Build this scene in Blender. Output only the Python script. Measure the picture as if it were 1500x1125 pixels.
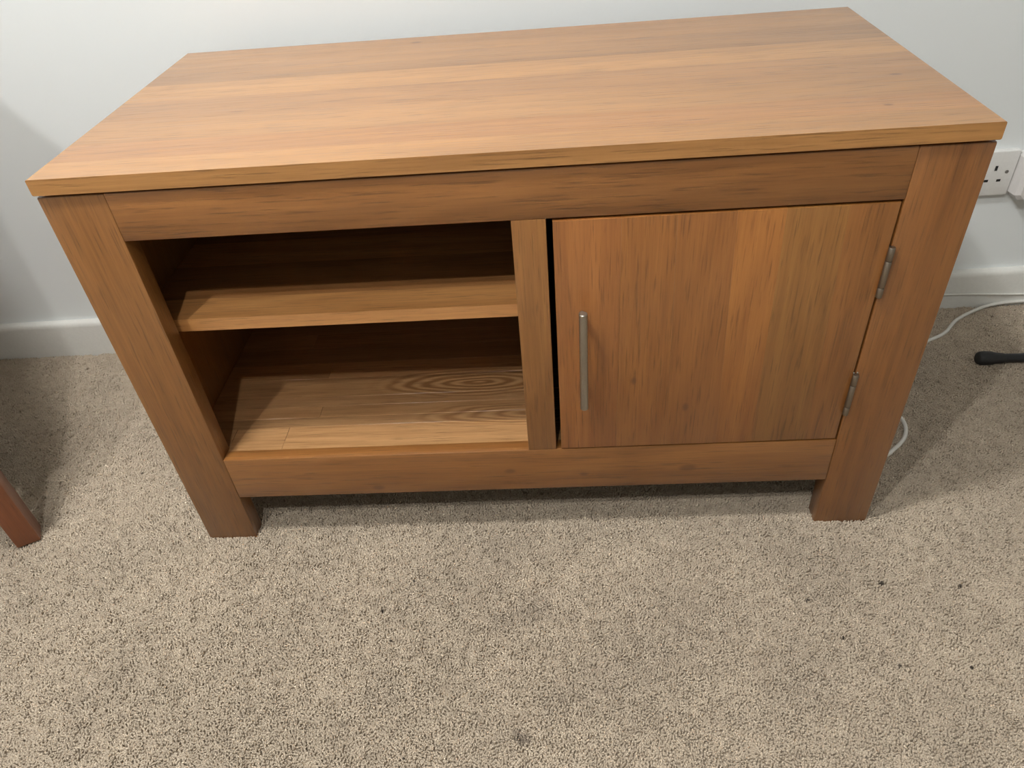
import bpy, bmesh, math, random
from mathutils import Vector, Matrix

random.seed(7)
for o in list(bpy.data.objects):
    bpy.data.objects.remove(o)
scene = bpy.context.scene
C = scene.collection

# ------------------------------------------------------------------ camera
CAM = Vector((0.5277, -0.6944, 0.8379))
YAW, PITCH, ROLL = (math.radians(a) for a in (-4.7179, -39.033, -5.2631))
FPX = 1080.48
fwd = Vector((math.sin(YAW) * math.cos(PITCH), math.cos(YAW) * math.cos(PITCH), math.sin(PITCH)))
rgt = Vector((math.cos(YAW), -math.sin(YAW), 0))
upv = rgt.cross(fwd)
r2 = rgt * math.cos(ROLL) + upv * math.sin(ROLL)
u2 = -rgt * math.sin(ROLL) + upv * math.cos(ROLL)
cd = bpy.data.cameras.new('camera')
cam = bpy.data.objects.new('camera', cd)
C.objects.link(cam)
m = Matrix((r2, u2, -fwd)).transposed().to_4x4()
m.translation = CAM
cam.matrix_world = m
cd.sensor_fit = 'HORIZONTAL'
cd.sensor_width = 36
cd.lens = FPX * 36 / 1500
cd.clip_start = 0.01
scene.camera = cam

# ------------------------------------------------------------------ world, exposure, lamps of the room
w = bpy.data.worlds.new('world')
scene.world = w
w.use_nodes = True
w.node_tree.nodes['Background'].inputs[0].default_value = (0.8, 0.85, 0.9, 1)
w.node_tree.nodes['Background'].inputs[1].default_value = 0.005
vs = scene.view_settings
vs.view_transform = 'Standard'
vs.look = 'None'
vs.exposure = -0.07
vs.gamma = 1
vs.use_curve_mapping = False

LAMPS = [(-0.11, -0.34, 2.02), (-0.22, -1.10, 2.02), (0.33, -1.25, 2.02)]
LAMP_POWER = [80, 47, 34]
LAMP_RADIUS = [0.085, 0.03, 0.03]
LAMP_COLOR = (1.0, 0.99, 0.97)
for i, (lx, ly, lz) in enumerate(LAMPS):
    ld = bpy.data.lights.new('lamp_light', 'POINT')
    ld.energy = LAMP_POWER[i]
    ld.color = LAMP_COLOR
    ld.shadow_soft_size = LAMP_RADIUS[i]
    lo = bpy.data.objects.new('lamp_light', ld)
    lo.location = (lx, ly, lz)
    C.objects.link(lo)

# ------------------------------------------------------------------ helpers
FZ = -0.004            # backing of the carpet; the pile reaches up to about z = 0


def link(name, me, mat=None, parent=None, color=None):
    o = bpy.data.objects.new(name, me)
    C.objects.link(o)
    if mat:
        me.materials.append(mat)
    if parent:
        o.parent = parent
    if color:
        o.color = (*color, 1)
    return o


def empty(name, loc=(0, 0, 0), rz=0, parent=None):
    o = bpy.data.objects.new(name, None)
    C.objects.link(o)
    o.location = loc
    o.rotation_euler = (0, 0, rz)
    o.empty_display_size = 0.1
    if parent:
        o.parent = parent
    return o


def tag(o, label=None, cat=None, group=None, kind=None):
    for k, v in (('label', label), ('category', cat), ('group', group), ('kind', kind)):
        if v:
            o[k] = v
    return o


def smooth(bm, ang=40):
    for f in bm.faces:
        f.smooth = True
    for e in bm.edges:
        if len(e.link_faces) == 2 and e.calc_face_angle(0) > math.radians(ang):
            e.smooth = False


def to_mesh(name, bm, ang=40):
    bmesh.ops.recalc_face_normals(bm, faces=bm.faces[:])
    smooth(bm, ang)
    me = bpy.data.meshes.new(name)
    bm.to_mesh(me)
    bm.free()
    return me


def hexa(bm, v8):
    vs_ = [bm.verts.new(v) for v in v8]
    for f in ((0, 3, 2, 1), (4, 5, 6, 7), (0, 1, 5, 4), (1, 2, 6, 5), (2, 3, 7, 6), (3, 0, 4, 7)):
        bm.faces.new([vs_[i] for i in f])
    return vs_


def box_bm(x0, x1, y0, y1, z0, z1, bev=0.0, seg=2, pred=None, bm=None):
    """box; pred(midpoint, direction) chooses which edges get rounded"""
    own = bm is None
    if own:
        bm = bmesh.new()
    vs_ = hexa(bm, [(x0, y0, z0), (x1, y0, z0), (x1, y1, z0), (x0, y1, z0),
                    (x0, y0, z1), (x1, y0, z1), (x1, y1, z1), (x0, y1, z1)])
    if bev:
        es = set()
        for v in vs_:
            es.update(v.link_edges)
        es = [e for e in es if pred is None or pred((e.verts[0].co + e.verts[1].co) / 2)]
        if es:
            bmesh.ops.bevel(bm, geom=es, offset=bev, segments=seg, profile=0.5, affect='EDGES')
    return bm


def box(name, x0, x1, y0, y1, z0, z1, mat, parent=None, bev=0.0, seg=2, pred=None, color=None):
    return link(name, to_mesh(name, box_bm(x0, x1, y0, y1, z0, z1, bev, seg, pred)), mat, parent, color)


def tube_bm(pts, r, n=10, bm=None, caps=True):
    """tube along points; r a number or a list of radii"""
    if bm is None:
        bm = bmesh.new()
    pts = [Vector(p) for p in pts]
    rs = r if isinstance(r, (list, tuple)) else [r] * len(pts)
    rings = []
    ref = Vector((0, 0, 1))
    for i, p in enumerate(pts):
        d = (pts[min(i + 1, len(pts) - 1)] - pts[max(i - 1, 0)]).normalized()
        if abs(d.dot(ref)) > 0.95:
            ref = Vector((1, 0, 0)) if abs(d.x) < 0.9 else Vector((0, 1, 0))
        a = d.cross(ref).normalized()
        b = a.cross(d).normalized()
        ref = b
        rings.append([bm.verts.new(p + (a * math.cos(t) + b * math.sin(t)) * rs[i])
                      for t in (2 * math.pi * k / n for k in range(n))])
    for i in range(len(rings) - 1):
        for k in range(n):
            bm.faces.new([rings[i][k], rings[i][(k + 1) % n], rings[i + 1][(k + 1) % n], rings[i + 1][k]])
    if caps:
        bm.faces.new(rings[0][::-1])
        bm.faces.new(rings[-1])
    return bm


def catmull(pts, sub=8):
    P = [Vector(p) for p in pts]
    P = [P[0] * 2 - P[1]] + P + [P[-1] * 2 - P[-2]]
    out = []
    for i in range(1, len(P) - 2):
        for s in range(sub):
            t = s / sub
            out.append(0.5 * (2 * P[i] + (P[i + 1] - P[i - 1]) * t
                              + (2 * P[i - 1] - 5 * P[i] + 4 * P[i + 1] - P[i + 2]) * t * t
                              + (3 * P[i] - P[i - 1] - 3 * P[i + 1] + P[i + 2]) * t ** 3))
    out.append(P[-2])
    return out


# ------------------------------------------------------------------ materials
class NT:
    def __init__(s, name):
        s.m = bpy.data.materials.new(name)
        s.m.use_nodes = True
        s.t = s.m.node_tree
        s.b = s.t.nodes['Principled BSDF']

    def n(s, typ, **kw):
        nd = s.t.nodes.new(typ)
        for k, v in kw.items():
            setattr(nd, k, v)
        return nd

    def l(s, a, b):
        s.t.links.new(a, b)

    def put(s, sock, v):
        if hasattr(v, 'is_output') or hasattr(v, 'links'):
            s.l(v, sock)
        else:
            sock.default_value = v

    def math(s, op, a, b=0.0, c=0.0, clamp=False):
        nd = s.n('ShaderNodeMath', operation=op, use_clamp=clamp)
        for i, v in enumerate((a, b, c)):
            s.put(nd.inputs[i], v)
        return nd.outputs[0]

    def vmath(s, op, a, b=(0, 0, 0)):
        nd = s.n('ShaderNodeVectorMath', operation=op)
        s.put(nd.inputs[0], a)
        s.put(nd.inputs[1], b)
        return nd.outputs['Value'] if op in ('LENGTH', 'DISTANCE', 'DOT_PRODUCT') else nd.outputs[0]

    def noise(s, vec, scale=1.0, detail=2.0, rough=0.5, dist=0.0, out='Fac'):
        nd = s.n('ShaderNodeTexNoise')
        s.put(nd.inputs['Vector'], vec)
        nd.inputs['Scale'].default_value = scale
        nd.inputs['Detail'].default_value = detail
        nd.inputs['Roughness'].default_value = rough
        nd.inputs['Distortion'].default_value = dist
        return nd.outputs[out]

    def maprange(s, v, a, b, c=0.0, d=1.0, smoothstep=False):
        nd = s.n('ShaderNodeMapRange')
        if smoothstep:
            nd.interpolation_type = 'SMOOTHSTEP'
        s.put(nd.inputs[0], v)
        for i, x in enumerate((a, b, c, d)):
            nd.inputs[i + 1].default_value = x
        return nd.outputs[0]

    def mix(s, f, a, b, blend='MIX'):
        nd = s.n('ShaderNodeMix', data_type='RGBA', blend_type=blend)
        s.put(nd.inputs[0], f)
        s.put(nd.inputs[6], a if not isinstance(a, tuple) else (*a[:3], 1))
        s.put(nd.inputs[7], b if not isinstance(b, tuple) else (*b[:3], 1))
        return nd.outputs[2]


def plain(name, col, rough=0.5, metal=0.0, spec=0.5, bump=0.0, bscale=200, var=0.06):
    t = NT(name)
    co = t.n('ShaderNodeTexCoord').outputs['Object']
    nz = t.noise(co, bscale, 3)
    lo = tuple(c * (1 - var) for c in col)
    hi = tuple(min(1, c * (1 + var)) for c in col)
    t.l(t.mix(nz, lo, hi), t.b.inputs['Base Color'])
    t.b.inputs['Roughness'].default_value = rough
    t.b.inputs['Metallic'].default_value = metal
    t.b.inputs['Specular IOR Level'].default_value = spec
    if bump:
        bp = t.n('ShaderNodeBump')
        bp.inputs['Strength'].default_value = bump
        bp.inputs['Distance'].default_value = 0.001
        t.l(nz, bp.inputs['Height'])
        t.l(bp.outputs[0], t.b.inputs['Normal'])
    return t.m


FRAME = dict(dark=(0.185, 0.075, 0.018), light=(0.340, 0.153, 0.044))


def oak(name, axis, dark=(0.335, 0.148, 0.047), light=(0.575, 0.300, 0.118), knots=(), swirls=(), rough=0.36, ringamt=0.5):
    """lacquered oak; grain runs along axis (0 x, 1 y, 2 z). knots: (x, y, z, radius); swirls: oval growth rings in plan"""
    t = NT(name)
    tc = t.n('ShaderNodeTexCoord').outputs['Object']
    oi = t.n('ShaderNodeObjectInfo')
    rv = t.n('ShaderNodeCombineXYZ')
    for i, k in enumerate((13.7, 7.9, 23.3)):
        t.l(t.math('MULTIPLY', oi.outputs['Random'], k), rv.inputs[i])
    base = t.vmath('ADD', tc, rv.outputs[0])
    # knots push the grain aside
    spots = None
    for (kx, ky, kz, kr) in knots:
        d = t.vmath('SUBTRACT', tc, (kx, ky, kz))
        sc = [1.0, 1.0, 1.0]
        sc[axis] = 0.55
        d = t.vmath('LENGTH', t.vmath('MULTIPLY', d, tuple(sc)))
        s = t.maprange(d, kr * 0.35, kr * 1.3, 1.0, 0.0, True)
        spots = s if spots is None else t.math('MAXIMUM', spots, s)

    def sc(al, ac):
        v = [ac] * 3
        v[axis] = al
        return t.vmath('MULTIPLY', base, tuple(v))
    tone = t.noise(sc(1.6, 22), 1, 4, 0.55, 0.4)
    big = t.noise(sc(1.2, 6), 1, 2)
    field = t.noise(sc(0.9, 7.5), 1, 1.5, 0.4, 0.2)
    rings = t.math('SINE', t.math('MULTIPLY', field, 95.0))
    rings = t.maprange(rings, -1, 1)
    fine = t.noise(sc(9, 330), 1, 3, 0.6)
    pores = t.maprange(t.noise(sc(22, 520), 1, 2, 0.5), 0.56, 0.72)
    f = t.math('ADD', t.math('MULTIPLY', tone, 0.95), t.math('MULTIPLY', big, 0.35))
    f = t.math('ADD', f, t.math('MULTIPLY', t.math('SUBTRACT', rings, 0.5), 0.22 * ringamt))
    f = t.math('ADD', f, t.math('MULTIPLY', t.math('SUBTRACT', fine, 0.5), 0.8))
    f = t.maprange(f, 0.25, 1.05)
    for (sx, sy, stretch, lam, rad, amt) in swirls:
        wob = t.math('MULTIPLY', t.math('SUBTRACT', t.noise(t.vmath('MULTIPLY', tc, (9, 40, 40)), 1, 2), 0.5), 0.012)
        d = t.vmath('MULTIPLY', t.vmath('SUBTRACT', tc, (sx, sy, 0)), (1 / stretch, 1, 0))
        d = t.math('ADD', t.vmath('LENGTH', d), wob)
        r = t.maprange(t.math('SINE', t.math('MULTIPLY', d, 2 * math.pi / lam)), -1, 1, -0.15, 0.9)
        k = t.maprange(d, rad * 0.55, rad, amt, 0.0, True)
        mx = t.n('ShaderNodeMix', data_type='FLOAT')
        t.l(k, mx.inputs[0]); t.l(f, mx.inputs[2]); t.l(r, mx.inputs[3])
        f = mx.outputs[0]
    col = t.mix(f, dark, light)
    col = t.mix(t.math('MULTIPLY', pores, 0.55), col, tuple(c * 0.45 for c in dark))
    col = t.mix(1.0, col, oi.outputs['Color'], 'MULTIPLY')
    if spots is not None:
        col = t.mix(t.math('MULTIPLY', spots, 0.6), col, (0.10, 0.035, 0.012))
    t.l(col, t.b.inputs['Base Color'])
    t.l(t.maprange(fine, 0.2, 0.8, rough - 0.05, rough + 0.1), t.b.inputs['Roughness'])
    t.b.inputs['Specular IOR Level'].default_value = 0.5
    t.b.inputs['Coat Weight'].default_value = 0.5
    t.b.inputs['Coat Roughness'].default_value = 0.22
    bp = t.n('ShaderNodeBump')
    bp.inputs['Strength'].default_value = 0.25
    bp.inputs['Distance'].default_value = 0.0006
    t.l(t.math('SUBTRACT', fine, pores), bp.inputs['Height'])
    t.l(bp.outputs[0], t.b.inputs['Normal'])
    return t.m


H = 0.5643
OAK_TOP = oak('oak_top', 0, dark=(0.262, 0.119, 0.035), light=(0.465, 0.242, 0.085), knots=[(0.905, 0.148, H, 0.004), (0.865, 0.058, H, 0.003), (0.345, 0.415, H, 0.005)])
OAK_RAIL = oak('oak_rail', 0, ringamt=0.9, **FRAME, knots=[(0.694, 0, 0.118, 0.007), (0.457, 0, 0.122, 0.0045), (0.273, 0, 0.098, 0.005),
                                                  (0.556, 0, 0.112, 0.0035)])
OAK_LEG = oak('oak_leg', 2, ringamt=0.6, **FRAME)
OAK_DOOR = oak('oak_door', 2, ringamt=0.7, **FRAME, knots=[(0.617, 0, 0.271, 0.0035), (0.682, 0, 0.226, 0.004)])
OAK_PANEL = oak('oak_panel', 0, dark=(0.26, 0.13, 0.05), light=(0.52, 0.315, 0.15),
                swirls=[(0.41, 0.149, 4.6, 0.0062, 0.040, 0.95), (0.515, 0.076, 7.5, 0.0050, 0.032, 0.75)])
OAK_SHELF = oak('oak_shelf', 0, ringamt=0.8)
OAK_SHADED = oak('oak_shaded', 2, dark=(0.10, 0.04, 0.012), light=(0.17, 0.075, 0.025))  # oak darkened to carry the cabinet's inner shade: back, divider, spacer
CHAIR_WOOD = oak('chair_wood', 2, dark=(0.17, 0.048, 0.014), light=(0.27, 0.09, 0.03), rough=0.4)
STEEL = plain('brushed_nickel', (0.37, 0.345, 0.30), 0.34, 1.0, bscale=300)
HINGE = plain('dull_nickel', (0.26, 0.22, 0.175), 0.45, 1.0, bscale=300)
WHITE_PLASTIC = plain('white_plastic', (0.78, 0.78, 0.76), 0.35)
BOX_PLASTIC = plain('off_white_plastic', (0.74, 0.72, 0.70), 0.4)
DARK_HOLE = plain('dark_socket_opening', (0.01, 0.01, 0.01), 0.8)
SCREW = plain('screw_metal', (0.30, 0.30, 0.29), 0.45, 1.0)
CABLE_W = plain('white_cable_sheath', (0.76, 0.75, 0.70), 0.45)
BLACK = plain('black_rubber', (0.012, 0.012, 0.013), 0.55)
BLACK_METAL = plain('black_painted_metal', (0.012, 0.012, 0.014), 0.42)
SKIRT = plain('skirting_gloss_paint', (0.76, 0.76, 0.72), 0.4)
CEIL = plain('ceiling_paint', (0.82, 0.82, 0.80), 0.9)
BULB = NT('bulb_glow')
BULB.b.inputs['Base Color'].default_value = (0.9, 0.9, 0.85, 1)
BULB.b.inputs['Emission Color'].default_value = (1.0, 0.9, 0.75, 1)
BULB.b.inputs['Emission Strength'].default_value = 4.0
BULB = BULB.m


def wall_paint():
    t = NT('wall_paint')
    co = t.n('ShaderNodeTexCoord').outputs['Object']
    t.l(t.mix(t.noise(co, 3.0, 3), (0.80, 0.84, 0.845), (0.83, 0.865, 0.865)), t.b.inputs['Base Color'])
    t.b.inputs['Roughness'].default_value = 0.75
    bp = t.n('ShaderNodeBump')
    bp.inputs['Strength'].default_value = 0.12
    bp.inputs['Distance'].default_value = 0.001
    t.l(t.noise(co, 180, 3), bp.inputs['Height'])
    t.l(bp.outputs[0], t.b.inputs['Normal'])
    return t.m


WALL = wall_paint()

STAINS = [(0.4675, -0.2997, 0.012, 0.55), (0.487, -0.130, 0.030, 0.22), (0.447, -0.146, 0.028, 0.16),
          (0.30, -0.245, 0.030, 0.14), (0.505, -0.255, 0.026, 0.12), (0.80, -0.235, 0.05, 0.08)]
SPECKS = [(0.2813, -0.1308, 0.003), (0.318, -0.085, 0.0025), (0.337, -0.323, 0.002), (0.30, -0.176, 0.0022),
          (0.935, -0.105, 0.004), (1.03, -0.112, 0.003), (0.835, -0.128, 0.003), (0.862, -0.182, 0.0025),
          (0.915, -0.22, 0.0028), (0.995, -0.224, 0.003), (-0.165, 0.14, 0.003)]


def carpet_mat(name, gain, instanced):
    t = NT(name)
    pos = t.n('ShaderNodeNewGeometry').outputs['Position']
    flat = t.vmath('MULTIPLY', pos, (1, 1, 0))
    a = (0.43 * gain, 0.355 * gain, 0.272 * gain)
    b = (0.66 * gain, 0.57 * gain, 0.455 * gain)
    if instanced:
        f = t.n('ShaderNodeObjectInfo').outputs['Random']
        patch = t.noise(flat, 55, 3, 0.6)
        fibre = t.noise(flat, 420, 1, 0.5)
        f = t.math('ADD', t.math('MULTIPLY', f, 0.3), t.math('MULTIPLY', t.math('SUBTRACT', patch, 0.3), 0.6))
        f = t.math('ADD', f, t.math('MULTIPLY', t.math('SUBTRACT', fibre, 0.25), 0.7))
    else:
        f = t.noise(flat, 260, 3, 0.7)
    col = t.mix(f, a, b)
    wear = t.maprange(t.noise(flat, 5.5, 3, 0.6), 0.35, 0.7, 0.88, 1.06)
    cw = t.n('ShaderNodeCombineXYZ')
    for i in range(3):
        t.l(wear, cw.inputs[i])
    col = t.mix(1.0, col, cw.outputs[0], 'MULTIPLY')
    wob = t.noise(flat, 60, 2, 0.5, 0.0, 'Color')
    warped = t.vmath('ADD', flat, t.vmath('MULTIPLY', t.vmath('SUBTRACT', wob, (0.5, 0.5, 0.5)), (0.03, 0.03, 0)))
    for (x, y, r, amt) in STAINS:
        k = t.maprange(t.vmath('DISTANCE', warped, (x, y, 0)), r * 0.3, r * 1.25, amt, 0.0, True)
        col = t.mix(k, col, (0.10 * gain, 0.08 * gain, 0.065 * gain))
    for (x, y, r) in SPECKS:
        k = t.maprange(t.vmath('DISTANCE', flat, (x, y, 0)), r * 0.5, r, 0.9, 0.0)
        col = t.mix(k, col, (0.025, 0.02, 0.018))
    t.l(col, t.b.inputs['Base Color'])
    t.b.inputs['Roughness'].default_value = 0.95
    t.b.inputs['Specular IOR Level'].default_value = 0.1
    if not instanced:
        bp = t.n('ShaderNodeBump')
        bp.inputs['Strength'].default_value = 0.8
        bp.inputs['Distance'].default_value = 0.004
        t.l(f, bp.inputs['Height'])
        t.l(bp.outputs[0], t.b.inputs['Normal'])
    return t.m


CARPET = carpet_mat('carpet_backing', 1.0, False)
PILE = carpet_mat('carpet_pile', 1.0, True)

# ------------------------------------------------------------------ the room
WA = 0.0168
YW = 0.5139


def wall_y(x):
    return YW + WA * (x - 0.475)


RX0, RX1, RY0, CZ = -2.4, 3.2, -4.2, 2.36


def struct(name, bm, mat):
    return tag(link(name, to_mesh(name, bm), mat), kind='structure')


def slab_along_wall(x0, x1, d0, d1, z0, z1):
    """a block following the back wall; d is the distance in front of its face"""
    bm = bmesh.new()
    a0, a1 = wall_y(x0), wall_y(x1)
    hexa(bm, [(x0, a0 - d1, z0), (x1, a1 - d1, z0), (x1, a1 - d0, z0), (x0, a0 - d0, z0),
              (x0, a0 - d1, z1), (x1, a1 - d1, z1), (x1, a1 - d0, z1), (x0, a0 - d0, z1)])
    return bm


fl = struct('floor', box_bm(RX0, RX1, RY0, 0.62, FZ - 0.1, FZ), CARPET)
struct('wall_back', slab_along_wall(RX0, RX1, -0.12, 0, FZ, CZ), WALL)
struct('wall_left', box_bm(RX0 - 0.1, RX0, RY0, 0.6, FZ, CZ), WALL)
struct('wall_right', box_bm(RX1, RX1 + 0.1, RY0, 0.6, FZ, CZ), WALL)
struct('wall_front', box_bm(RX0, RX1, RY0 - 0.1, RY0, FZ, CZ), WALL)
struct('ceiling', box_bm(RX0 - 0.1, RX1 + 0.1, RY0 - 0.1, 0.62, CZ, CZ + 0.1), CEIL)

# skirting board: flat face with a rounded top edge
bm = bmesh.new()
ZB = 0.0767
prof = [(0, FZ), (0.015, FZ), (0.015, ZB - 0.010), (0.0142, ZB - 0.005), (0.012, ZB - 0.0015), (0.009, ZB), (0, ZB)]
ends = []
for x in (RX0, RX1):
    ends.append([bm.verts.new((x, wall_y(x) - d, z)) for d, z in prof])
for k in range(len(prof)):
    k2 = (k + 1) % len(prof)
    bm.faces.new([ends[0][k], ends[0][k2], ends[1][k2], ends[1][k]])
bm.faces.new(ends[0]); bm.faces.new(ends[1][::-1])
struct('baseboard_back', bm, SKIRT)

# ------------------------------------------------------------------ carpet pile: uncountable tufts, grown by geometry nodes
bm = bmesh.new()
rt = random.Random(3)
for q in range(9):                       # a clump of nine twisted yarn ends
    n = 4
    cx_, cy_ = (q % 3 - 1) * 0.0024 + rt.uniform(-0.0008, 0.0008), (q // 3 - 1) * 0.0024 + rt.uniform(-0.0008, 0.0008)
    la, ll, hs = rt.uniform(0, 6.28), rt.uniform(0.0002, 0.0016), rt.uniform(0.85, 1.12)
    rings = []
    for (h, r, f) in ((0.0, 0.0009, 0), (0.0030, 0.0014, 0.4), (0.0047, 0.0011, 0.9)):
        rings.append([bm.verts.new((cx_ + f * ll * math.cos(la) + r * math.cos(la + 2 * math.pi * k / n),
                                    cy_ + f * ll * math.sin(la) + r * math.sin(la + 2 * math.pi * k / n), h * hs)) for k in range(n)])
    tip = bm.verts.new((cx_ + 1.3 * ll * math.cos(la), cy_ + 1.3 * ll * math.sin(la), 0.0053 * hs))
    for i in range(2):
        for k in range(n):
            bm.faces.new([rings[i][k], rings[i][(k + 1) % n], rings[i + 1][(k + 1) % n], rings[i + 1][k]])
    for k in range(n):
        bm.faces.new([rings[2][k], rings[2][(k + 1) % n], tip])
tuft_me = to_mesh('tuft', bm, 80)
tuft_me.materials.append(PILE)

bm = bmesh.new()
px0, px1, py0 = -1.05, 2.0, -0.72
vs_ = [bm.verts.new(v) for v in ((px0, py0, FZ + 0.0002), (px1, py0, FZ + 0.0002),
                                 (px1, wall_y(px1) - 0.017, FZ + 0.0002), (px0, wall_y(px0) - 0.017, FZ + 0.0002))]
bm.faces.new(vs_)
pile = link('carpet_pile', to_mesh('carpet_pile', bm), PILE)
tag(pile, 'beige twist-pile carpet with faint dark marks covering the floor', 'carpet', kind='stuff')

tuft_holder = bpy.data.objects.new('carpet_tuft', tuft_me)      # source shape of the pile, never linked to the scene
g = bpy.data.node_groups.new('pile_nodes', 'GeometryNodeTree')
g.interface.new_socket('Geometry', in_out='INPUT', socket_type='NodeSocketGeometry')
g.interface.new_socket('Geometry', in_out='OUTPUT', socket_type='NodeSocketGeometry')
N = g.nodes.new
gi, go = N('NodeGroupInput'), N('NodeGroupOutput')
dp = N('GeometryNodeDistributePointsOnFaces')
dp.distribute_method = 'POISSON'
dp.inputs['Distance Min'].default_value = 0.0040
dp.inputs['Density Max'].default_value = 130000
ip = N('GeometryNodeInstanceOnPoints')
oi = N('GeometryNodeObjectInfo')
oi.inputs['Object'].default_value = tuft_holder
rv = N('FunctionNodeRandomValue'); rv.data_type = 'FLOAT_VECTOR'
rv.inputs[0].default_value = (-0.22, -0.22, -3.1416)
rv.inputs[1].default_value = (0.22, 0.22, 3.1416)
ps = N('GeometryNodeInputPosition')
nz = N('ShaderNodeTexNoise'); nz.inputs['Scale'].default_value = 30; nz.inputs['Detail'].default_value = 2
sub = N('ShaderNodeVectorMath'); sub.operation = 'SUBTRACT'; sub.inputs[1].default_value = (0.5, 0.5, 0.5)
mul = N('ShaderNodeVectorMath'); mul.operation = 'MULTIPLY'; mul.inputs[1].default_value = (0.7, 0.7, 0)
add = N('ShaderNodeVectorMath'); add.operation = 'ADD'
rs = N('FunctionNodeRandomValue'); rs.data_type = 'FLOAT'
rs.inputs[2].default_value = 0.85; rs.inputs[3].default_value = 1.15
L = g.links.new
L(gi.outputs[0], dp.inputs[0])
L(dp.outputs['Points'], ip.inputs['Points'])
L(oi.outputs['Geometry'], ip.inputs['Instance'])
L(ps.outputs[0], nz.inputs['Vector'])
L(nz.outputs['Color'], sub.inputs[0]); L(sub.outputs[0], mul.inputs[0])
L(mul.outputs[0], add.inputs[0]); L(rv.outputs[0], add.inputs[1])
L(add.outputs[0], ip.inputs['Rotation'])
L(rs.outputs[1], ip.inputs['Scale'])
L(ip.outputs[0], go.inputs[0])
md = pile.modifiers.new('pile', 'NODES')
md.node_group = g

# ------------------------------------------------------------------ the oak television cabinet
W, D = 0.95, 0.4436
LW, LT = 0.0717, 0.027           # leg width and thickness
TS, GR = 0.0172, 0.003           # top thickness, shadow groove beneath it
FT = H - TS - GR                 # top of the frame
ZT, ZBT, ZBB = 0.4897, 0.160, 0.0864
XS0, XS1 = 0.4843, 0.5206
B = 0.0012
cab = empty('tv_cabinet', (0, 0, FZ))
tag(cab, 'low oak television cabinet with open shelf, panelled door and bar handle', 'cabinet')
ROOT_OFF = -FZ                   # parts are written in metres above the carpet surface


def cpart(name, x0, x1, y0, y1, z0, z1, mat, parent=None, bev=B, pred=None, color=(1, 1, 1), seg=2):
    # a box of the cabinet; its coordinates stay those of the cabinet so that the grain follows
    o = box(name, x0, x1, y0, y1, z0, z1, mat, parent or cab, bev, seg, pred, color)
    if parent is None:
        o.location.z = ROOT_OFF
    return o


# top of seven glued staves
top = empty('top', (0, 0, ROOT_OFF), parent=cab)
yb = [-0.0035, 0.038, 0.0865, 0.157, 0.2255, 0.289, 0.362, D]
tints = [(1.06, 1.02, 0.92), (1.04, 0.95, 0.88), (1.0, 0.97, 0.94), (0.90, 0.85, 0.83), (1.12, 1.10, 1.03), (0.86, 0.83, 0.82), (0.96, 0.93, 0.90)]
for i in range(7):
    def pred(mid, i=i):
        ex = abs(mid.x - W / 2) > W / 2 - 1e-4
        ef = i == 0 and mid.y < yb[0] + 1e-5
        eb = i == 6 and mid.y > D - 1e-5
        return ef or eb or (ex and abs(mid.z - (H - TS / 2)) > TS / 2 - 1e-4)
    cpart('stave', 0, W, yb[i] + 0.00005, yb[i + 1] - 0.00005, H - TS, H, OAK_TOP, top, 0.0016, pred, tints[i], 3)

# recessed strip that makes the dark groove under the top
cpart('spacer', 0.006, W - 0.006, 0.006, D - 0.012, FT, H - TS, OAK_SHADED, bev=0)

# frame
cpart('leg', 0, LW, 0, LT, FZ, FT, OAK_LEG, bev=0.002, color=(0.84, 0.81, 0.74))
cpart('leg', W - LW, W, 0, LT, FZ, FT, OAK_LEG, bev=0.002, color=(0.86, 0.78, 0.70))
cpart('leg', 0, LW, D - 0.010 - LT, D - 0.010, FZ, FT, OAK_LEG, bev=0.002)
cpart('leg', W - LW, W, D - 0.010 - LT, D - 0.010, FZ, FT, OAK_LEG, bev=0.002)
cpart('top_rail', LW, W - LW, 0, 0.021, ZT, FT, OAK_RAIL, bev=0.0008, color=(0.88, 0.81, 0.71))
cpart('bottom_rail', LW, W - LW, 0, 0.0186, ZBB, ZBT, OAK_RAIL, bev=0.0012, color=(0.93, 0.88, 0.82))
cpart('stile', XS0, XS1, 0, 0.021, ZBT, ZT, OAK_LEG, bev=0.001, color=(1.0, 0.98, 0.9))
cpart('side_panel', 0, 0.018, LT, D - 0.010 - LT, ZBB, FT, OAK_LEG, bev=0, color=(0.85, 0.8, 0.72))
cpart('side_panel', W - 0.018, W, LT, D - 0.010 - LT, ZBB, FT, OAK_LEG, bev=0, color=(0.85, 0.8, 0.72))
cpart('back_panel', LW, W - LW, D - 0.028, D - 0.018, ZBB, FT, OAK_SHADED, bev=0)
cpart('divider', 0.493, 0.511, 0.021, D - 0.028, 0.160, FT, OAK_SHADED, bev=0)

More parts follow.
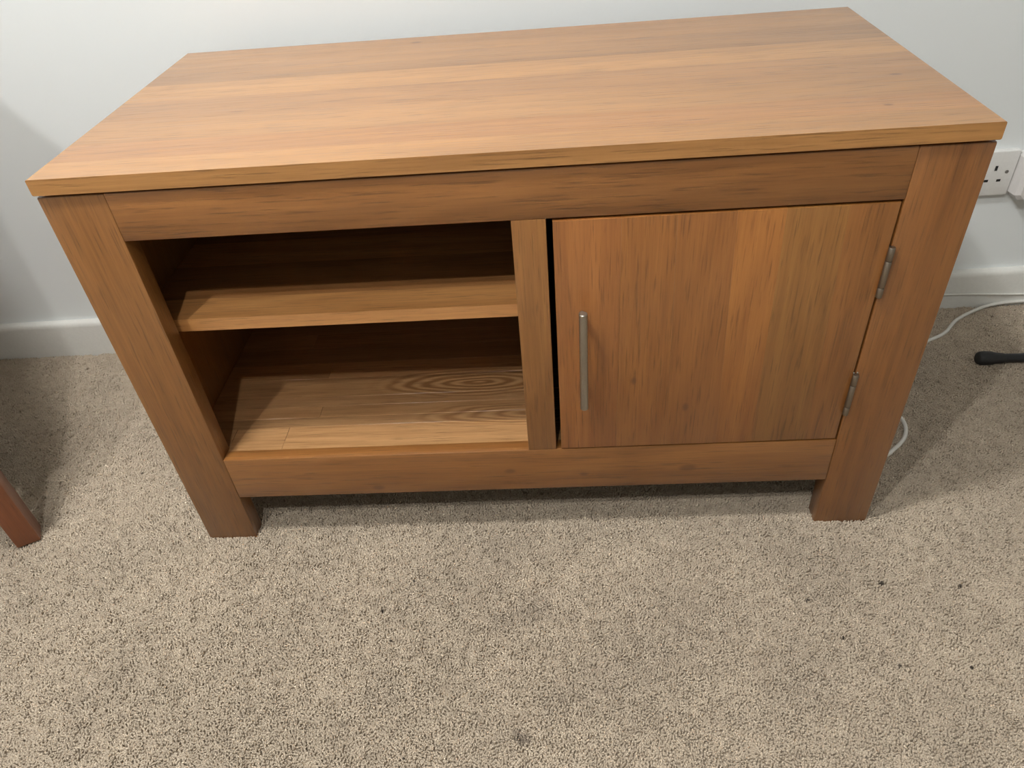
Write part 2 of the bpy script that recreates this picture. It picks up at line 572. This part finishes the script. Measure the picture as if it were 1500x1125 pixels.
# floor of the open compartment, built of short jointed boards
bp_ = empty('bottom_panel', (0, 0, ROOT_OFF), parent=cab)
rows = [0.0187, 0.064, 0.083, 0.107, 0.128, 0.172, 0.21, 0.25, 0.29, 0.33, 0.37, 0.4065, 0.4155]
rj = random.Random(4)
for i in range(len(rows) - 1):
    y0, y1 = rows[i], rows[i + 1]
    xr = (LW, W - LW) if i == 0 or y0 > D - 0.010 - LT - 0.001 else (0.018, W - 0.018)
    if i == 0:                       # short pieces tucked in behind the two front legs
        for a, b in ((0.018, LW), (W - LW, W - 0.018)):
            cpart('board', a + 0.0001, b - 0.0001, LT + 0.0001, y1 - 0.0001, 0.142, 0.1585, OAK_PANEL, bp_, 0.0004, None, (0.9, 0.85, 0.8), 1)
    cuts = [xr[0]] + ([0.147] if i == 0 else [0.13 + 0.06 * rj.random()] if i in (2, 5, 7) else []) + [0.58 + 0.2 * rj.random(), xr[1]]
    base = [(1.12, 1.06, 0.98), (0.80, 0.76, 0.72), (1.0, 0.95, 0.9), (0.95, 0.9, 0.86), (1.0, 0.95, 0.88)][i % 5]
    for k in range(len(cuts) - 1):
        s = 0.9 + 0.18 * rj.random() if not (i == 0 and k == 0) else 0.86
        if i == 4:
            s = 0.9
        cpart('board', cuts[k] + 0.0001, cuts[k + 1] - 0.0001, y0 + 0.0001, y1 - 0.0001, 0.142, 0.1585, OAK_PANEL, bp_, 0.0004,
              None, tuple(c * s for c in base), 1)

# shelf of four boards
sh = empty('shelf', (0, 0, ROOT_OFF), parent=cab)
sy = [0.0374, 0.083, 0.104, 0.165, 0.23, 0.30, 0.36, 0.4065, 0.4155]
for i in range(8):
    xr = (0.0182, 0.4928) if sy[i + 1] < D - 0.010 - LT else (LW + 0.0002, 0.4928)

    def pred(mid, i=i):
        return i == 0 and mid.y < sy[0] + 1e-5
    cpart('board', xr[0], xr[1], sy[i] + 0.00005, sy[i + 1] - 0.00005, 0.3462, 0.3634, OAK_SHELF, sh, 0.0018, pred,
          [(1.38, 1.36, 1.26), (1.0, 0.95, 0.9), (0.95, 0.9, 0.85)][i % 3], 3)

# door of six glued staves, hanging a touch open on two butt hinges
XD0, XD1, ZD0, ZD1, TD = 0.5272, 0.8762, 0.1622, 0.4870, 0.0195
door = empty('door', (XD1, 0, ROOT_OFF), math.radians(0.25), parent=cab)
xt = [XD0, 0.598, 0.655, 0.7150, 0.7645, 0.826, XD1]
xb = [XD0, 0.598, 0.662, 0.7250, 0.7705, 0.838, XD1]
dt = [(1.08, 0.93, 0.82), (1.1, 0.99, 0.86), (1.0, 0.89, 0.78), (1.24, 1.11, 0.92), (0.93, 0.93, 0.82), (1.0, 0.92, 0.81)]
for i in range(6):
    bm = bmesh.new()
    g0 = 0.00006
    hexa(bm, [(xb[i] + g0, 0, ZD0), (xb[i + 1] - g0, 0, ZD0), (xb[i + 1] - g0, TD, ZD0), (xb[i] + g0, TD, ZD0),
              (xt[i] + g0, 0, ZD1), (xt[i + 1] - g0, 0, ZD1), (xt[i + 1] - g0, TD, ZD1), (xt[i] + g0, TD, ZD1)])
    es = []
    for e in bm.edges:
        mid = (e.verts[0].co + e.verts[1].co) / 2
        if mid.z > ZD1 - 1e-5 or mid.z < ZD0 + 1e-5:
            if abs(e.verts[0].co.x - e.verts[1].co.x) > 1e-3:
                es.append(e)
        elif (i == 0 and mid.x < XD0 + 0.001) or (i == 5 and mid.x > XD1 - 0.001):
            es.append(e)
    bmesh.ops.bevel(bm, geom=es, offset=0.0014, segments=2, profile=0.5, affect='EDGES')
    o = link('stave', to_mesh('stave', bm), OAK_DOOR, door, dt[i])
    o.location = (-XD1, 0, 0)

# bar handle with two posts
hx, hy, hz0, hz1, hr = 0.5562, -0.030, 0.2565, 0.392, 0.0048
bm = tube_bm([(hx, hy, hz0), (hx, hy, hz0 + 0.0008), (hx, hy, hz1 - 0.0008), (hx, hy, hz1)], [hr - 0.0007, hr, hr, hr - 0.0007], 24)
for z in (hz0 + 0.02, hz1 - 0.02):
    tube_bm([(hx, hy + 0.001, z), (hx, 0.0, z)], 0.0036, 14, bm)
hd = link('handle', to_mesh('handle', bm), STEEL, door)
hd.location = (-XD1, 0, 0)
hd['label'] = 'brushed metal bar handle'

# hinges: knuckled barrel with leaves and ball ends
for (z0, z1) in ((0.3765, 0.4375), (0.2055, 0.268)):
    bm = bmesh.new()
    hxx, hyy = 0.8781, -0.0026
    zs = [z0, z0 + 0.012, z0 + 0.0125, z1 - 0.0165, z1 - 0.016, z1]
    for a, b in ((zs[0], zs[1]), (zs[2], zs[3]), (zs[4], zs[5])):
        tube_bm([(hxx, hyy, a), (hxx, hyy, a + 0.0005), (hxx, hyy, b - 0.0005), (hxx, hyy, b)], [0.0031, 0.0035, 0.0035, 0.0031], 16, bm)
    box_bm(hxx - 0.0015, hxx - 0.0002, hyy + 0.001, 0.018, z0, z1, bm=bm)
    h_ = link('hinge', to_mesh('hinge', bm), HINGE, cab)
    h_.location.z = ROOT_OFF
    h_['label'] = 'dull metal butt hinge'
    for s in ((-1, 1) if z0 < 0.3 else ()):
        bm = bmesh.new()
        bmesh.ops.create_uvsphere(bm, u_segments=10, v_segments=6, radius=0.0012,
                                  matrix=Matrix.Translation((hxx + 0.0022 * s, -0.0004, z1 + 0.0014)))
        link('screw', to_mesh('screw', bm), STEEL, h_)

# ------------------------------------------------------------------ twin wall socket and the plastic box beside it
SA = math.atan(WA)
SX = 1.2355
sock = empty('wall_socket', (SX, wall_y(SX), 0.2680), SA)
tag(sock, 'white plastic twin wall socket with square pin holes, partly behind the cabinet', 'socket')
PD = 0.010
pw, ph = 0.0735, 0.0400
bm = box_bm(-pw, pw, -PD, 0, -ph, ph, 0.0022, 3, lambda mid: mid.y < -1e-4)
plate = link('faceplate', to_mesh('faceplate', bm), WHITE_PLASTIC, sock)
for cx in (-0.036, 0.0410):
    for (dx, dz, a, b) in ((0, 0.0100, 0.0022, 0.0043), (-0.0103, -0.0118, 0.0034, 0.0021), (0.0103, -0.0118, 0.0034, 0.0021)):
        bm = box_bm(cx + dx - a, cx + dx + a, -PD - 0.00025, -PD + 0.001, dz - b, dz + b)
        link('pin_hole', to_mesh('pin_hole', bm), DARK_HOLE, plate)
for s in (-1, 1):
    bm = tube_bm([(s * 0.0603, -PD + 0.001, 0.0030), (s * 0.0603, -PD - 0.0004, 0.0030)], 0.0031, 14)
    link('screw', to_mesh('screw', bm), SCREW, plate)

BX = 1.3150
pb = empty('power_adapter', (BX + 0.0360, wall_y(BX + 0.0360), 0.2645), SA)
tag(pb, 'chunky white plastic power box on the wall next to the twin socket', 'power adapter')
bm = box_bm(-0.040, 0.040, -0.006, 0, -0.036, 0.038, 0.002, 2, lambda mid: mid.y < -1e-4)
link('back_plate', to_mesh('back_plate', bm), WHITE_PLASTIC, pb)
# housing with chamfered lower corners and a drafted front
bm = bmesh.new()
outl = [(-0.041, -0.030), (-0.033, -0.039), (0.033, -0.039), (0.041, -0.030), (0.041, 0.034), (0.036, 0.039), (-0.036, 0.039), (-0.041, 0.034)]
r0 = [bm.verts.new((x, -0.006, z)) for x, z in outl]
r1 = [bm.verts.new((x * 0.97, -0.028, z * 0.97)) for x, z in outl]
r3 = [bm.verts.new((x * 0.84, -0.036, z * 0.86)) for x, z in outl]
for a, b in ((r0, r1), (r1, r3)):
    for k in range(8):
        bm.faces.new([a[k], a[(k + 1) % 8], b[(k + 1) % 8], b[k]])
bm.faces.new(r0[::-1]); bm.faces.new(r3)
link('housing', to_mesh('housing', bm, 25), BOX_PLASTIC, pb)
bm = tube_bm([(-0.030, -0.0340, 0.004), (-0.024, -0.0364, 0.020)], 0.0007, 6)
link('seam', to_mesh('seam', bm), DARK_HOLE, pb)

# ------------------------------------------------------------------ cables on the right
CR = 0.0032
def wy(x, d):
    return wall_y(x) - 0.015 - d
pts = [(0.86, 0.17, 0.0), (0.95, 0.125, 0.0), (1.012, 0.122, 0.0), (1.040, 0.138, 0.0), (1.066, 0.166, 0.0), (1.075, 0.20, 0.0), (1.062, 0.24, 0.0), (1.03, 0.29, 0.0),
       (1.03, 0.33, 0.0), (1.10, 0.365, 0.0), (1.20, 0.4105, 0.0), (1.237, 0.432, 0.0), (1.272, 0.4685, 0.0), (1.318, 0.497, 0.001),
       (1.36, wy(1.36, CR), 0.004), (1.42, wy(1.42, CR), 0.008), (1.56, wy(1.56, CR), 0.008), (1.8, wy(1.8, CR), 0.006)]
pts = [(x, y, z + CR - 0.001) for x, y, z in pts]
tag(link('power_cable', to_mesh('power_cable', tube_bm(catmull(pts, 8), CR, 10), 80), CABLE_W),
    'thick white cable looping over the carpet from under the cabinet to the skirting', 'cable')
pts = [(x, wall_y(x) - 0.0150 - 0.0022, z) for x, z in ((0.9, 0.036), (1.15, 0.0345), (1.27, 0.033), (1.33, 0.030), (1.40, 0.0255), (1.5, 0.024), (1.8, 0.03))]
tag(link('telephone_cable', to_mesh('telephone_cable', tube_bm(catmull(pts, 8), 0.0020, 8), 80), CABLE_W),
    'thin white cable running along the face of the skirting board', 'cable')

# ------------------------------------------------------------------ black stand whose foot lies on the carpet
st = empty('floor_stand', (1.66, 0.315, FZ))
tag(st, 'black metal floor stand with a swollen rubber foot resting on carpet', 'stand')
Z = -FZ
for k, a in enumerate((math.radians(176.2), math.radians(296), math.radians(56))):
    d = Vector((math.cos(a), math.sin(a), 0))
    R = 0.412 if k == 0 else 0.22 if k == 2 else 0.36
    if k == 2:
        d = Vector((math.cos(math.radians(30)), math.sin(math.radians(30)), 0))
    def P(s, z):
        v = d * s
        return (v.x, v.y, z + Z)
    leg = link('leg', to_mesh('leg', tube_bm([P(0.02, 0.05), P(R - 0.07, 0.0115), P(R - 0.02, 0.0105)], 0.0078, 16)), BLACK_METAL, st)
    prof = [(R - 0.046, 0.0080), (R - 0.042, 0.0090), (R - 0.032, 0.0098), (R - 0.024, 0.0118), (R - 0.013, 0.0124), (R - 0.006, 0.0118), (R - 0.002, 0.0095), (R, 0.0055)]
    link('rubber_foot', to_mesh('rubber_foot', tube_bm([P(s, 0.0108) for s, r in prof], [r for s, r in prof], 20)), BLACK, leg)
link('hub', to_mesh('hub', tube_bm([(0, 0, Z + 0.025), (0, 0, Z + 0.03), (0, 0, Z + 0.075), (0, 0, Z + 0.08)], [0.02, 0.026, 0.026, 0.02], 20)), BLACK_METAL, st)
link('pole', to_mesh('pole', tube_bm([(0, 0, Z + 0.08), (0, 0, Z + 0.9)], 0.010, 16)), BLACK_METAL, st)

# ------------------------------------------------------------------ padded chair on the left; one rear leg reaches into view
ch = empty('padded_chair', (-0.286, 0.010, FZ))
tag(ch, 'chair with square red-brown wooden legs beside the open end of the cabinet', 'chair')
ua, ub = Vector((0.77, 0.638, 0)), Vector((-0.638, 0.77, 0))     # backwards of the chair, across the chair
lu, lv = Vector((0.876, 0.482, 0)), Vector((-0.482, 0.876, 0))   # the legs stand turned with the tapering seat


def cpost(name, secs, hw, hd_, parent=ch, u=lu, v=lv, mat=CHAIR_WOOD):
    """post through the section centres"""
    bm = bmesh.new()
    rr = []
    for i, c in enumerate(secs):
        c = Vector(c)
        rr.append([bm.verts.new(c + u * (a * hw) + v * (b * hd_)) for a, b in ((-1, -1), (1, -1), (1, 1), (-1, 1))])
    for i in range(len(rr) - 1):
        for k in range(4):
            bm.faces.new([rr[i][k], rr[i][(k + 1) % 4], rr[i + 1][(k + 1) % 4], rr[i + 1][k]])
    bm.faces.new(rr[0][::-1]); bm.faces.new(rr[-1])
    es = [e for e in bm.edges]
    bmesh.ops.bevel(bm, geom=es, offset=0.002, segments=2, profile=0.5, affect='EDGES')
    return link(name, to_mesh(name, bm), mat, parent)


def cp(a, b, z):
    v = ua * a + ub * b
    return (v.x, v.y, z + Z)


SW, SD = 0.455, 0.42
for b in (0, SW):
    secs = [cp(0, b, 0.003), cp(0, b, 0.12), cp(0, b, 0.245)]
    lg = cpost('leg', secs, 0.0165, 0.0165)
    c = Vector(cp(0, b, 0))
    link('glide', to_mesh('glide', tube_bm([c + Vector((0, 0, FZ)), c + Vector((0, 0, 0.003))], 0.011, 14)), BLACK, lg)
for b in (-0.01, SW + 0.01):
    lg = cpost('leg', [cp(-SD, b, 0.003), cp(-SD, b, 0.245)], 0.0165, 0.0165)
    c = Vector(cp(-SD, b, 0))
    link('glide', to_mesh('glide', tube_bm([c + Vector((0, 0, FZ)), c + Vector((0, 0, 0.003))], 0.011, 14)), BLACK, lg)


def cslab(name, pts4, z0, z1, mat, bev=0.006):
    bm = bmesh.new()
    hexa(bm, [cp(a, b, z0) for a, b in pts4] + [cp(a, b, z1) for a, b in pts4])
    bmesh.ops.bevel(bm, geom=bm.edges[:], offset=bev, segments=3, profile=0.5, affect='EDGES')
    return link(name, to_mesh(name, bm), mat, ch)


SEAT = plain('seat_fabric', (0.30, 0.24, 0.18), 0.9, bscale=400, bump=0.4)
OV = 0.055                                  # the padding overhangs the legs, widened to deepen the shade on the carpet
cslab('seat', [(-SD - 0.03, -OV), (-0.05, -OV), (-0.05, SW + OV), (-SD - 0.03, SW + OV)], 0.24, 0.47, SEAT, 0.03)
bm = bmesh.new()
hexa(bm, [cp(-0.05, -OV, 0.24), cp(0.03, -OV, 0.24), cp(0.03, SW + OV, 0.24), cp(-0.05, SW + OV, 0.24),
          cp(-0.03, -OV, 0.885), cp(0.035, -OV, 0.885), cp(0.035, SW + OV, 0.885), cp(-0.03, SW + OV, 0.885)])
bmesh.ops.bevel(bm, geom=bm.edges[:], offset=0.02, segments=3, profile=0.5, affect='EDGES')
link('backrest', to_mesh('backrest', bm), SEAT, ch)

# unseen wooden aprons between the legs, added to shade the carpet
for pts4 in ([(-0.012, 0.024), (0.008, 0.024), (0.008, SW - 0.024), (-0.012, SW - 0.024)],
             [(-SD + 0.024, 0.0), (-0.026, 0.0), (-0.026, 0.02), (-SD + 0.024, 0.02)],
             [(-SD + 0.024, SW - 0.02), (-0.026, SW - 0.02), (-0.026, SW), (-SD + 0.024, SW)]):
    cslab('shade_apron', pts4, 0.13, 0.24, CHAIR_WOOD, 0.002)

# ------------------------------------------------------------------ three-armed ceiling lamp above the photographer
lmid = Vector((sum(l[0] for l in LAMPS) / 3, sum(l[1] for l in LAMPS) / 3, CZ))
cl = empty('ceiling_lamp', lmid)
tag(cl, 'three-armed ceiling lamp with white cone shades facing down', 'ceiling lamp')
link('ceiling_rose', to_mesh('ceiling_rose', tube_bm([(0, 0, 0), (0, 0, -0.03), (0, 0, -0.05)], [0.06, 0.06, 0.03], 24)), HINGE, cl)
for p, lr in zip(LAMPS, LAMP_RADIUS):
    v = Vector(p) - lmid
    q = 1.75 if lr > 0.05 else 1.0          # one shade is larger than the other two
    link('arm', to_mesh('arm', tube_bm([(0, 0, -0.045), (v.x * 0.6, v.y * 0.6, -0.07), (v.x, v.y, -0.16), (v.x, v.y, v.z + 0.075)], 0.007, 10)), HINGE, cl)
    bm = bmesh.new()
    rr = [[bm.verts.new((v.x + r * math.cos(2 * math.pi * k / 28), v.y + r * math.sin(2 * math.pi * k / 28), v.z + h)) for k in range(28)]
          for h, r in ((0.085, 0.012 * q), (0.07, 0.035 * q), (-0.025, 0.085 * q), (-0.024, 0.083 * q), (0.068, 0.033 * q))]
    for a, b in zip(rr, rr[1:]):
        for k in range(28):
            bm.faces.new([a[k], a[(k + 1) % 28], b[(k + 1) % 28], b[k]])
    bm.faces.new(rr[0])
    bm.faces.new(rr[-1])
    shade = link('lamp_shade', to_mesh('lamp_shade', bm), WHITE_PLASTIC, cl)
    bm = bmesh.new()
    bmesh.ops.create_uvsphere(bm, u_segments=16, v_segments=10, radius=0.022, matrix=Matrix.Translation((v.x, v.y, v.z + 0.052)))
    link('bulb', to_mesh('bulb', bm, 80), BULB, shade)
